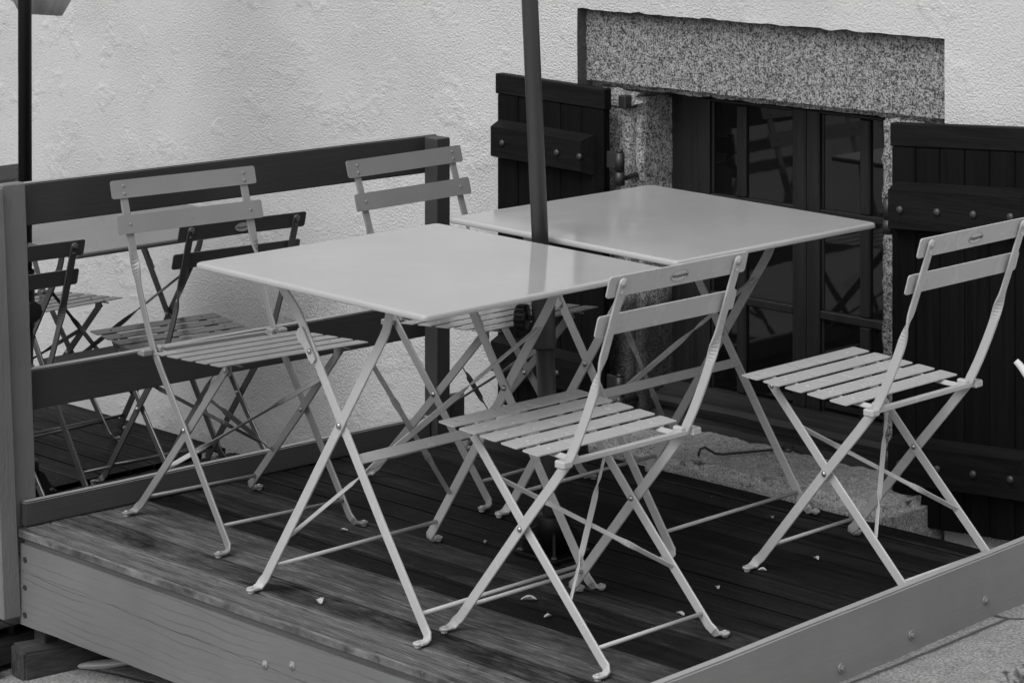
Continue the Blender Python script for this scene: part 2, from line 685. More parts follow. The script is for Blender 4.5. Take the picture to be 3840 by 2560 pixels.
rough_block('lintel', (-4.96, GY - WY, .886), (-3.68, .45, 1.14), M_GRANITE, .014, .005, 3., .012)
rough_block('jamb', (-4.97, GY - WY, -.5), (-4.729, .42, .8855), M_GRANITE_D, .02, .005, 11., .022)
rough_block('jamb', (-3.932, GY - WY, -.5), (-3.67, .42, .8855), M_GRANITE, .012, .006, 17., .006)
tag(rough_block('stone_sill', (-4.70, 4.905 - WY, -.45), (-3.735, .42, .030), M_SILL, .02, .0075, 23., .018), 'worn granite sill level with the deck')

# mortar smears beside the hinges
M_MORTAR = mat_granite('old_mortar', .14, .30, 0, .6)
for cx, cz, w, h, sd in ((-4.80, .862, .085, .022, 1), (-3.888, .872, .026, .016, 5), (-3.90, .57, .014, .026, 8)):
    pts = []
    for k in range(40):
        a = 2 * math.pi * k / 40
        r = 1 + .35 * noise.noise(V((math.cos(a) * 2.5, math.sin(a) * 2.5, sd)))
        pts.append((cx + w * r * math.cos(a), cz + h * r * math.sin(a)))
    mb = MB()
    mb.plate(pts, .012, Matrix(((1, 0, 0, 0), (0, 0, -1, GY - WY + .0015), (0, 1, 0, 0), (0, 0, 0, 1))))
    mb.build('mortar_patch', M_MORTAR, house)

# ---- window
wy = 5.28 - WY
win = MB()
Z0, Z1 = .03, .889
win.box((-4.735, wy - .006, .03), (-4.637, wy + .05, .90), .004)          # left post of the outer frame
win.box((-3.985, wy - .006, .03), (-3.90, wy + .05, .90), .004)
win.box((-4.637, wy - .005, .868), (-3.985, wy + .05, .90), .004)
win = win.build('window', M_FRAME, house)
tag(win, 'dark many paned casement window set deep in granite')


def casement(x0, x1, bx):
    c = MB()
    fy0, fy1 = wy - .014, wy + .02
    c.box((x0, fy0, .06), (x0 + .042, fy1, .866), .004)
    c.box((x1 - .042, fy0, .06), (x1, fy1, .866), .004)
    xa, xb = x0 + .042, x1 - .042
    for z0, z1 in ((.856, .866), (.60, .618), (.342, .364), (.06, .112)):
        c.box((xa, fy0 + .003, z0), (xb, fy1 - .002, z1), .003)
    for z0, z1 in ((.618, .856), (.364, .60), (.112, .342)):
        c.box((bx - .016, fy0 + .004, z0), (bx + .016, fy1 - .004, z1), .004)
        c.box((xa, fy0 + .010, z0), (xa + .008, fy1 - .004, z1), .002)
        c.box((xb - .008, fy0 + .010, z0), (xb, fy1 - .004, z1), .002)
    c.build('casement', M_FRAME, win)
    for z0, z1 in ((.616, .858), (.362, .602), (.11, .344)):
        for a, b in ((xa - .002, bx - .012), (bx + .012, xb + .002)):
            tilt = random.uniform(-.006, .006)
            p = MB()
            p.box((a, wy + .0, z0), (b, wy + .004, z1), 0)
            g = p.build('pane', M_GLASS, win)


casement(-4.636, -4.273, -4.489)
casement(-4.271, -3.988, -4.089)
wb = MB()
# moulded weather bar and base of the frame, in front of the casements
prof = [(wy - .02, .115), (wy - .034, .112), (wy - .06, .098), (wy - .085, .09), (wy - .095, .078), (wy - .09, .066), (wy - .075, .062),
        (wy - .075, .052), (wy - .105, .045), (wy - .118, .036), (wy - .118, .0), (wy + .02, .0)]
xs = [-4.72 + (.80) * i / 30 for i in range(31)]
vs = [(x, y + .003 * noise.noise(V((x * 9, y * 40, 1))), z + .002 * noise.noise(V((x * 8, z * 60, 5)))) for x in xs for y, z in prof]
n = len(prof)
wb.add(vs, [(i * n + k, i * n + k + 1, (i + 1) * n + k + 1, (i + 1) * n + k) for i in range(30) for k in range(n - 1)])
wb.build('weather_bar', mat_darkwood('flaking_dark_wood', .03, 0, .42, .5), win)
MB().box((-4.8, wy + .06, -.1), (-3.8, wy + .07, 1.0), 0).build('dark_interior', M_DARK, win)


# ---- shutters (hung on the granite, folded back towards the wall)
def shutter(hx, hy, ang, length, z0, z1, nplank, side, shear, label, studs, batz):
    """local X runs from the hinge to the free end, local Y towards the wall"""
    T = Matrix.Translation((hx, hy - WY, 0)) @ Matrix.Rotation(ang, 4, 'Z')
    if shear:
        sh = Matrix()
        sh[2][0] = shear
        T = T @ sh
    s = side      # wall side of the local Y axis

    def b(mb, x0, x1, y0, y1, za, zb, bev=.002):
        ya, yb = sorted((s * y0, s * y1))
        return mb.box((x0, ya, za), (x1, yb, zb), bev, T)

    mb = MB()
    w = length / nplank
    for k in range(nplank):
        b(mb, k * w + .0008, (k + 1) * w - .0008, .004 + .001 * (k % 2), .030, z0, z1 - .055, .003)
    b(mb, .004, length - .004, .009, .027, z0 + .002, z1 - .06, .0)    # tongue behind the joints
    sh_o = mb.build('shutter', M_SHUT, house)
    tag(sh_o, label)
    mb = MB()
    b(mb, -.003, length + .006, .002, .032, z1 - .0548, z1, .003)
    mb.build('top_rail', M_SHUTX, sh_o)
    for bz, hh in batz:
        mb = MB()
        x0, x1 = (.035, length - .012) if side < 0 else (.014, length * .965)
        # splayed batten
        ya, yb = -.030 * s, .003 * s
        c = .016
        vs = [T @ V(p) for p in ((x0 + (c if side < 0 else 0), ya, bz + c * .6), (x1 - (0 if side < 0 else c), ya, bz + c * .6), (x1 - (0 if side < 0 else c), ya, bz + hh - c), (x0 + (c if side < 0 else 0), ya, bz + hh - c),
                                 (x0, yb, bz), (x1, yb, bz), (x1, yb, bz + hh), (x0, yb, bz + hh))]
        mb.add(vs, [(0, 1, 2, 3), (4, 7, 6, 5), (0, 4, 5, 1), (1, 5, 6, 2), (2, 6, 7, 3), (3, 7, 4, 0)])
        bo = mb.build('batten', M_SHUTX, sh_o)
        for sx in studs:
            m2 = MB()
            m2.lathe([(.0095, 0), (.0088, .004), (.006, .0065), (.002, .0075)], T @ axis_to((0, -s, 0), (sx, ya, bz + hh * .47)), 14)
            m2.build('stud', M_STUD, bo)
        # strap hinge, pintle and its stub in the stone
        m3 = MB()
        hxz = bz + hh * .42
        kx = -.052 if s < 0 else -.014
        b(m3, kx, .02, .016, .023, hxz - .022, hxz + .022, .002)
        m3.lathe([(.012, -.024), (.012, .024)], T @ Matrix.Translation((kx, s * .012, hxz)), 16)
        m3.lathe([(.0085, .024), (.0085, .031), (.004, .033)], T @ Matrix.Translation((kx, s * .012, hxz)), 14)
        m3.lathe([(.0125, -.060), (.013, -.026)], T @ Matrix.Translation((kx, s * .012, hxz)), 16)
        m3.tube([T @ V((kx, s * .012, hxz - .045)), T @ V((kx + .014, s * .05, hxz - .046)), T @ V((kx + .036, s * .115, hxz - .046))], .007, 8)
        m3.build('hinge', M_IRON, sh_o)
    return sh_o


# left one: seen almost flat, free end resting on the wall
shutter(-4.771, 5.05, R(177.8), .412, .0, .892, 5, -1, .017, 'left dark board shutter behind the parasol pole', (.053, .139, .352), ((.664, .105), (.085, .105)))
# right one: hung out of true, its joints rise towards the free end
shutter(-3.834, 5.04, R(3.0), .40, -.045, .891, 6, 1, .055, 'right dark board shutter cut by the picture edge', (.048, .150, .247, .345), ((.640, .115), (.05, .115)))

# iron bolt socket under the lintel
MB().box((-4.768, GY - WY - .03, .838), (-4.742, GY - WY + .02, .872), .003).build('iron_staple', M_IRON, house)

# ------------------------------------------------------------------ the window hook lying on the sill
mb = MB()
pts = [(-4.236, 5.135, .0385), (-4.25, 5.11, .0395), (-4.29, 5.045, .037), (-4.315, 5.00, .036), (-4.327, 4.985, .038), (-4.336, 4.972, .048), (-4.342, 4.962, .055), (-4.348, 4.953, .052), (-4.350, 4.950, .044), (-4.351, 4.949, .034)]
mb.tube(pts, .0032, 8)
eye = [(-4.228 + .010 * math.cos(a), 5.143 + .010 * math.cos(a) * .6, .043 + .010 * math.sin(a)) for a in [2 * math.pi * k / 16 for k in range(17)]]
mb.tube(eye, .003, 8)
tag(mb.build('window_hook', M_IRON), 'thin black iron window hook lying on the granite sill', 'hook')

# ------------------------------------------------------------------ the raised deck
deck = empty('deck', (-4.2, 3.48, 0))
tag(deck, 'raised dark timber deck with grooved boards where the light grey tables stand', 'deck')
D0 = V((-4.2, 3.48, 0))


def grooved_floor(parent, x0, x1, y0, y1, z, mat, name='floor', gap=.0052, bw=.0842, seed=0, nosing=True, slant=0):
    """one sheet: boards running along x, each with its fine ribs and a joint after it"""
    prof = []
    y = y0
    k = 0
    if nosing:
        prof += [(y0 + .02, z - .0205), (y0 + .003, z - .0205), (y0, z - .018), (y0, z - .005), (y0 + .0015, z - .002), (y0 + .0035, z - .0008)]
    while y < y1 - .01:
        w = bw * (1 + .03 * noise.noise(V((k * 3.1, seed, 0))))
        dz = .0018 * noise.noise(V((k * 1.7, seed, 9)))
        e = min(y + w, y1)
        a, b = y + .004, e - gap - .003
        m = 13
        for i in range(m):
            ya = a + (b - a) * i / m
            p = (b - a) / m
            prof += [(ya + p * .12, z + dz), (ya + p * .62, z + dz), (ya + p * .74, z + dz - .0013), (ya + p, z + dz - .0013)]
        g = gap * (1 + .8 * noise.noise(V((k * 2.3, seed, 3))))
        prof += [(e - gap - .0015, z + dz - .001), (e - gap, z + dz - .004), (e - gap + .0003, z - .02), (e - gap + g - .0002, z - .02), (e - gap + g, z - .004), (e + .0005, z - .001)]
        y = e
        k += 1
    n = len(prof)
    nx = 24
    p0 = parent.location
    vs = []
    for i in range(nx + 1):
        x = x0 + (x1 - x0) * i / nx
        for (yy, zz) in prof:
            x = x0 + (x1 - slant * (yy - y0) - x0) * i / nx
            vs.append((x - p0.x, yy + .0012 * noise.noise(V((x * 2.2, yy * 4, seed))) - p0.y, zz + .0012 * noise.noise(V((x * 3, yy * 9, seed + 5))) - p0.z))
    fs = [(i * n + j, i * n + j + 1, (i + 1) * n + j + 1, (i + 1) * n + j) for i in range(nx) for j in range(n - 1)]
    return MB().add(vs, fs).build(name, mat, parent)


grooved_floor(deck, -5.10, -3.252, 3.468, 4.885, 0, M_DECK, slant=.0524)
# dark void beneath
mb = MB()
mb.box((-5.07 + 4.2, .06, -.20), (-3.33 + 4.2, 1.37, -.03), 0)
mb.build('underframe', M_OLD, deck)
mb = MB()
mb.plank((-5.095 + 4.2, .0035, -.20), (-3.24 + 4.2, .030, -.0225), 0, 12, .0006, 3.)
mb.build('rim_joist', M_WOODX, deck)


def fascia():
    bm = bmesh.new()
    nx, nz = 60, 6
    grid = []
    for side, yy in ((0, -.006), (1, .011)):
        for i in range(nx + 1):
            t = i / nx
            x = -5.096 + 4.2 + (1.88) * t
            zt = -.0345 + .0012 * noise.noise(V((t * 5, 2, 1))) + .0006 * math.sin(t * 9)
            zb = -.217 + .016 * t + .0025 * noise.noise(V((t * 22, 5, 2)))
            for j in range(nz + 1):
                u = j / nz
                grid.append((x, yy + .0015 * noise.noise(V((t * 6, u * 2, 3))), zb + (zt - zb) * u))
    m = (nx + 1) * (nz + 1)
    k = nz + 1
    fs = []
    for i in range(nx):
        for j in range(nz):
            a = i * k + j
            fs.append((a, a + 1, a + k + 1, a + k))
            fs.append((m + a, m + a + k, m + a + k + 1, m + a + 1))
        for j in (0, nz):
            a = i * k + j
            fs.append((a, a + k, m + a + k, m + a))
    for i in (0, nx):
        for j in range(nz):
            a = i * k + j
            fs.append((a, a + 1, m + a + 1, m + a))
    bm.free()
    return MB().add(grid, fs).build('fascia_board', M_WOODX, deck)


fb = fascia()
for x, z in ((-4.226, -.104), (-4.140, -.086)):
    mb = MB()
    mb.lathe([(.0095, 0), (.009, .002), (.007, .0032), (.0045, .0035), (.0045, .0062), (.001, .0066)], axis_to((0, -1, 0), (x + 4.2, -.006, z)), 14)
    mb.build('bolt', M_BOARD, fb)
for z in (-.068, -.131, -.193):
    mb = MB()
    pts = []
    for k in range(12):
        a = 2 * math.pi * k / 12
        r = .006 * (1 + .5 * noise.noise(V((math.cos(a) * 2, math.sin(a) * 2, z * 40))))
        pts.append((-5.078 + 4.2 + r * math.cos(a) * 1.2, z + r * math.sin(a)))
    mb.plate(pts, .0016, Matrix(((1, 0, 0, 0), (0, 0, -1, -.0062), (0, 1, 0, 0), (0, 0, 0, 1))))
    mb.build('nail_hole', M_INK, fb)

# board that edges the deck on the right
mb = MB()
Mk = Matrix.Translation((-3.262 + 4.2, .09, 0)) @ Matrix.Rotation(R(3.0), 4, 'Z')
mb.plank((0, -.35, -.085), (.0225, 1.60, .066), 1, 26, .0024, 8., .0035, Mk)
eb = mb.build('edge_board', M_BOARD, deck, M_WORN_SKYLIT)  # pale top colour stands in for sky light on the board
for yy, zz in ((4.14, -.041), (4.384, -.034), (4.661, -.027)):
    mb = MB()
    p = Mk @ V((.0225, yy - 3.57, zz))
    Mx = axis_to(Mk.to_3x3() @ V((1, 0, 0)), p)
    mb.lathe([(.011, -.002), (.011, .002), (.0095, .003)], Mx, 16)
    mb.lathe([(.0065, .002), (.0065, .0075), (.005, .0082)], Mx, 6, False)
    mb.build('bolt', M_BOLT, eb)

# stilt and loose block under the front corner
mb = MB()
mb.plank((-5.088 + 4.2, .026, -.30), (-5.045 + 4.2, .062, -.20), 2, 5, .003, 4.)
mb.build('stilt', M_OLD, deck)
mb = MB()
mb.plank((-.045, -.03, -.333), (.045, .36, -.258), 1, 6, .002, 6., .006, Matrix.Translation((-5.06 + 4.2, -.005, 0)) @ Matrix.Rotation(R(-14), 4, 'Z'))
mb.build('support_block', M_OLD, deck)

# ------------------------------------------------------------------ fence on the left side of the deck
fence = empty('fence', (-5.087, 3.48, 0), R(-2.1))
tag(fence, 'grey painted timber fence of three rails between the two decks', 'fence')
for z0, z1, sd in ((.674, .771, 1.), (.250, .342, 2.)):
    mb = MB()
    mb.plank((-.082, -.12, z0), (-.0545, 1.285, z1), 1, 14, .0012, sd, .0025)
    mb.build('rail', M_WOODY, fence, M_WORN_SKYLIT)
mb = MB()
mb.plank((-.022, .0, .002), (0, 1.215, .058), 1, 14, .001, 5., .003)
tag(mb.build('rail', M_WOODK, fence, M_WORN_SKYLIT), 'low kick rail of the fence standing on the deck boards')
# front post, of two planks that lean
lean = Matrix()
lean[1][2] = -.0485
mb = MB()
mb.box((-.095, -.063, -.20), (-.0045, -.0155, .776), .003, lean)
tag(mb.build('post', M_WOODZ, fence), 'front fence post, leaning a little')
lean2 = Matrix()
lean2[1][2] = -.040
mb = MB()
mb.box((-.053, -.0150, -.03), (-.0225, .047, .779), .003, lean2)
mb.build('cleat', M_WOODZ, fence)
mb = MB()
mb.box((-.030, 1.219, -.02), (.019, 1.266, .772), .0025)
tag(mb.build('post', M_WOODD, fence), 'far fence post by the house wall')
mb = MB()
mb.box((-.020, 1.268, -.02), (.004, 1.33, .10), .003)
mb.build('block', M_WOODD, fence)

# ------------------------------------------------------------------ the lower deck beyond the fence
Z2 = -.238
low = empty('deck', (-6.6, 3.4, Z2))
tag(low, 'lower dark deck beyond the fence on the left', 'deck')
L0 = V((-6.6, 3.4, Z2))
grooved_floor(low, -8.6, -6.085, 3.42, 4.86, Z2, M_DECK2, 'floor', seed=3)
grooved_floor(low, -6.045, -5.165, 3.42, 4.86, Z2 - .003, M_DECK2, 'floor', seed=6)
mb = MB()
mb.box((-2.0, .03, -.09), (1.43, 1.40, -.03), 0)
mb.build('underframe', M_OLD, low)
mb = MB()
mb.plank((-2.0, .0, -.20), (1.50, .02, -.026), 0, 12, .001, 3.)
mb.build('fascia_board', M_WOODX, low)
# its own far fence: one rail shows behind the black pole
fence2 = empty('fence', (-6.97, 3.5, Z2), 0)
tag(fence2, 'single grey fence rail far left behind the black pole', 'fence')
mb = MB()
mb.plank((-.013, -.05, .648), (.013, 1.265, .738), 1, 10, .001, 12., .0025)
mb.build('rail', M_WOODK, fence2)
for yy in (.0, 1.228):
    mb = MB()
    mb.box((-.048, yy, .0), (-.0145, yy + .034, .730), .003)
    mb.build('post', M_WOODD, fence2)


# ------------------------------------------------------------------ folding chairs
def text_mesh(s, size):
    cu = bpy.data.curves.new('t', 'FONT')
    cu.body = s
    cu.size = size
    cu.align_x = 'CENTER'
    cu.align_y = 'CENTER'
    cu.extrude = .0003
    cu.shear = .25
    ob = bpy.data.objects.new('t', cu)
    COL.objects.link(ob)
    dg = bpy.context.evaluated_depsgraph_get()
    dg.update()
    me = bpy.data.meshes.new_from_object(ob.evaluated_get(dg))
    bpy.data.objects.remove(ob)
    bpy.data.curves.remove(cu)
    return me


def foot(path_dir_pt, wide, sgn, name_parent):
    pass


def leg_path(pts, wides, a, sgn):
    """bend the lower end of a strap outwards into a small flat foot"""
    p, q = V(pts[0]), V(pts[1])
    d = (q - p).normalized()
    fp = [p + V((-d.x * .004, sgn * .030, -.0035)), p + V((-d.x * .004, sgn * .016, -.0035)), p + V((-d.x * .003, sgn * .007, -.002)), p + V((0, sgn * .0015, .004)) + d * .004]
    wd = V((d.z, 0, -d.x))
    fw = [V((1, 0, 0)), V((1, 0, 0)), (V((1, 0, 0)) + wd).normalized(), wd]
    if wd.x < 0:
        fw = [-w for w in fw[:2]] + [(V((-1, 0, 0)) + wd).normalized(), wd]
    return fp + [p + d * .02] + [V(x) for x in pts[1:]], fw + [wd] + wides[1:]


def smooth_path(pts, n):
    """Catmull-Rom through pts"""
    P = [V(p) for p in pts]
    out = []
    for i in range(len(P) - 1):
        p0, p1, p2, p3 = P[max(i - 1, 0)], P[i], P[i + 1], P[min(i + 2, len(P) - 1)]
        for k in range(n):
            t = k / n
            out.append(.5 * ((2 * p1) + (p2 - p0) * t + (2 * p0 - 5 * p1 + 4 * p2 - p3) * t * t + (3 * p1 - p0 - 3 * p2 + p3) * t * t * t))
    return out + [P[-1]]


def rubber(parent, p, sgn):
    c = V(p) + V((0, sgn * .030, -.001))
    e = MB()
    e.lathe([(.0085, -.0025), (.0100, -.0015), (.0100, .0015), (.0088, .0025)], Matrix.Translation(c), 18)
    e.build('toe', parent.data.materials[0], parent)
    mb = MB()
    mb.lathe([(.0055, -.0085), (.0068, -.007), (.0068, -.0028), (.003, -.0026), (.003, .0028), (.0042, .003), (.0038, .0048), (.001, .0056)], Matrix.Translation(c), 12)
    mb.build('glide', M_RUBBER, parent)


def rivet(parent, p, d, r=.0055, mat=None, name='rivet'):
    mb = MB()
    mb.lathe([(r, 0), (r * .9, r * .45), (r * .5, r * .75), (r * .1, r * .85)], axis_to(d, p), 12)
    return mb.build(name, mat or M_RIVET, parent)


def twisted(mb, a, b, w, t, w0, w1, tw=(.26, .74), z=.05):
    """flat brace whose middle third is turned a quarter"""
    a, b = V(a), V(b)
    pts, wd = [], []
    N = 44
    d = (b - a).normalized()
    w0 = (V(w0) - d * V(w0).dot(d)).normalized()
    w1 = d.cross(w0).normalized() * (1 if w1 >= 0 else -1)
    for i in range(N + 1):
        u = i / N
        pts.append(a.lerp(b, u))
        f = 0
        if tw[0] - z < u < tw[1] + z:
            f = min(1, max(0, (u - tw[0] + z) / (2 * z)), )
            g = min(1, max(0, (tw[1] + z - u) / (2 * z)))
            f = min(f, g)
        ang = f * math.pi / 2
        wd.append(w0 * math.cos(ang) + w1 * math.sin(ang))
    return mb.strap(pts, wd, w, t)


CH = dict(a=.184, b=.221, w=.331, w2=.306, zp=.238)


def make_chair():
    root = empty('folding_chair')
    w, w2 = CH['w'] / 2, CH['w2'] / 2
    tl = .28
    for s in (-1, 1):
        # long strap: front foot - pivot - rear of seat - backrest
        line = [(-.184, s * w, .012), (-.10, s * w, .115), (0, s * w, .238), (.085, s * w, .338), (.131, s * w, .394)]
        upper = [(.131, s * w, .394), (.161, s * w, .452), (.192, s * w, .523), (.214, s * w, .585), (.2385, s * w, .655), (.2722, s * w, .7525)]
        up = smooth_path(upper, 8)
        pts = [V(p) for p in line[:-1]] + up
        wd = []
        for i, p in enumerate(pts):
            d = (pts[min(i + 1, len(pts) - 1)] - pts[max(i - 1, 0)]).normalized()
            flat = V((d.z, 0, -d.x))
            u = min(1, max(0, (p.z - .535) / .075))
            u = u * u * (3 - 2 * u)
            wd.append((flat * math.cos(u * math.pi / 2) + V((0, s, 0)) * math.sin(u * math.pi / 2)))
        pts, wd = leg_path(pts, wd, 0, s)
        mb = MB().strap(pts, wd, .0205, .005)
        # rounded top end
        T = V((.2722, s * w, .7525))
        mb.lathe([(.0100, -.0024), (.0100, .0024)], axis_to((1, 0, -tl), T), 16)
        L = mb.build('back_leg', M_PAINT, root)
        rubber(L, (-.184 - .002, s * w, .0095), s)
        # short strap: front of seat - pivot - rear foot
        i2 = w2
        pts = [V((.221, s * i2, .012)), V((.12, s * i2, .115)), V((0, s * i2, .238)), V((-.08, s * i2, .323)), V((-.150, s * i2, .397)), V((-.156, s * i2, .403))]
        wd = [V(((pts[1] - pts[0]).normalized().z, 0, -(pts[1] - pts[0]).normalized().x))] * len(pts)
        pts, wd = leg_path(pts, wd, 0, s)
        L2 = MB().strap(pts, wd, .0200, .005).build('front_leg', M_PAINT, root)
        rubber(L2, (.221 + .002, s * i2, .0095), s)
        rivet(root, (0, s * (w + .0025), .238), (0, s, 0), .0062)
        rivet(root, (0, s * (i2 - .0025), .238), (0, -s, 0), .0062)
        rivet(root, (-.150, s * (i2 + .0025), .396), (0, s, 0), .005)
    # rods
    MB().tube([(-.150, -w, .056), (-.150, w, .056)], .0042, 10).build('rod', M_PAINT, root)
    MB().tube([(.190, -w2, .046), (.190, w2, .046)], .0042, 10).build('rod', M_PAINT, root)
    # crossed twisted braces between the short legs

    def fl(z):
        return .221 - (z - .012) * (.371 / .385)
    for s in (-1, 1):
        mb = MB()
        off = .0035 * s
        twisted(mb, (fl(.322) + .003 + off, s * (w2 - .001), .322), (fl(.122) + .003 + off, -s * (w2 - .001), .122), .0125, .0028, (1, 0, 1.0), s)
        mb.build('brace', M_PAINT, root)

    # seat: slats on two rails, rear bar
    def seatz(x):
        return .4185 - (x + .20) * (.0185 / .282)
    for s in (-1, 1):
        y = s * (w2 - .008)
        pts = [(-.193, y, seatz(-.193) - .0065), (-.05, y, seatz(-.05) - .0065), (.09, y, seatz(.09) - .0065), (.137, y, .3925)]
        MB().strap(pts, [V((0, 1, .35))] * 4, .016, .0035).build('seat_rail', M_PAINT, root)
        # lug that takes the leg rivet
        mb = MB()
        mb.plate(rrect(.024, .030, .010), .003, Matrix(((1, 0, 0, -.150), (0, 0, 1, s * (w2 - .006)), (0, 1, 0, .397), (0, 0, 0, 1))))
        mb.build('lug', M_PAINT, root)
    pitch = (.282 - .0455) / 4
    for k in range(5):
        xc = -.20 + .02275 + pitch * k
        ang = math.atan2(.0185, .282)
        M = Matrix.Translation((xc, 0, seatz(xc))) @ Matrix.Rotation(ang, 4, 'Y')
        mb = MB()
        out = rrect(.0455, .400, .005)
        mb.plate(out, .0022, M)
        for s in (-1, 1):
            mb.lathe([(.0042, .0008), (.0038, .0018), (.0022, .0023), (.0004, .0025)], M @ Matrix.Translation((0, s * .147, 0)), 10)
        mb.build('seat_slat', M_PAINT, root)
    mb = MB()
    mb.box((.129, -.186, .3875), (.141, .186, .3985), .0015)
    for s in (-1, 1):
        ya, yb = sorted((s * .172, s * .199))
        mb.box((.123, ya, .385), (.149, yb, .4005), .003)
        ya, yb = sorted((s * .146, s * .160))
        mb.box((.115, ya, .392), (.140, yb, .406), .003)
    mb.build('seat_bar', M_PAINT, root)
    # backrest slats, in front of the straps
    tilt = math.atan(tl)
    slats = []
    for xc, zc in ((.2685, .7465), (.2385, .6685)):
        Mx = Matrix.Translation((xc - .0038, 0, zc)) @ Matrix.Rotation(math.pi / 2, 4, 'Z') @ Matrix.Rotation(math.pi / 2 - 0, 4, 'X')
        # plate plane: local x -> world y, local y -> up the recline, normal -> backwards
        up = V((math.sin(tilt), 0, math.cos(tilt)))
        nrm = V((math.cos(tilt), 0, -math.sin(tilt)))
        Mx = Matrix(((0, up.x, nrm.x, xc - .0045), (1, 0, 0, 0), (0, up.z, nrm.z, zc), (0, 0, 0, 1)))
        mb = MB()
        mb.plate(rrect(.398, .0425, .006), .0028, Mx)
        mb.f = mb.f
        b = mb.build('backrest_slat', M_PAINT, root)
        slats.append((b, Mx))
        zs = (-.011, .007) if zc > .7 else (0,)
        for s in (-1, 1):
            for dz in zs:
                mb = MB()
                Mr = Mx @ Matrix.Translation((s * w, dz, .0078 + .0005))
                mb.lathe([(.0042, 0), (.0038, .0012), (.002, .0018), (.0004, .002)], Mr, 12)
                Mr = Mx @ Matrix.Translation((s * w, dz, -.0014)) @ Matrix.Rotation(math.pi, 4, 'X')
                mb.lathe([(.0042, 0), (.0038, .0012), (.002, .0018), (.0004, .002)], Mr, 12)
                mb.build('rivet', M_PAINT, b)
    b, Mx = slats[0]
    mb = MB()
    ov = [(.0255 * math.cos(2 * math.pi * k / 36), .0125 * math.sin(2 * math.pi * k / 36)) for k in range(36)]
    mb.plate(ov, .0012, Mx @ Matrix.Translation((0, -.001, .0018)))
    badge = mb.build('badge', M_BADGE, root)
    mb = MB()
    ring = [Mx @ V((.0250 * math.cos(2 * math.pi * k / 36), .0120 * math.sin(2 * math.pi * k / 36) - .001, .0024)) for k in range(37)]
    mb.tube(ring, .0006, 6, False)
    mb.build('rim', paint('badge_rim', .2, .5, .05), badge)
    me = text_mesh('Hesp\u00e9ride', .0112)
    me.transform(Mx @ Matrix.Translation((0, -.001, .0026)))
    me.materials.clear()
    me.materials.append(M_INK)
    to = bpy.data.objects.new('lettering', me)
    COL.objects.link(to)
    to.parent = badge
    return root


chair = make_chair()
G1 = 'folding slatted metal chairs'
chairs = [
    ((-3.692, 3.842, 0), 0.0, 'nearest light grey folding chair, seen from behind at the front table, oval badge blurred'),
    ((-3.539, 4.589, 0), R(1.0), 'folding chair at the right edge of the picture, standing before the dark shutter'),
    ((-4.765, 3.862, 0), R(174.4), 'folding chair left of the front table, its back against the left rail'),
    ((-4.651, 4.500, 0), R(182.2), 'folding chair left of the rear table, its back beside the far fence post'),
    ((-5.815, 4.517, Z2 + .001), R(-6.2), 'dark grey folding chair beyond the fence with its pale badge towards us'),
    ((-5.870, 3.825, Z2 + .001), R(-4.0), 'dark grey folding chair beyond the fence, half hidden by the leaning front post'),
    ((-6.545, 4.480, Z2 + .001), R(182.5), 'farthest folding chair, only its seat and front legs showing beyond the fence'),
]
for i, (loc, rz, lab) in enumerate(chairs):
    c = chair if i == 0 else copy_tree(chair)
    c.location = loc
    c.rotation_euler = (0, 0, rz)
    tag(c, lab, 'chair', G1)
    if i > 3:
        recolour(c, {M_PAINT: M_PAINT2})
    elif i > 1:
        recolour(c, {M_PAINT: M_PAINT_SHADE})  # left pair: shade painted into the enamel


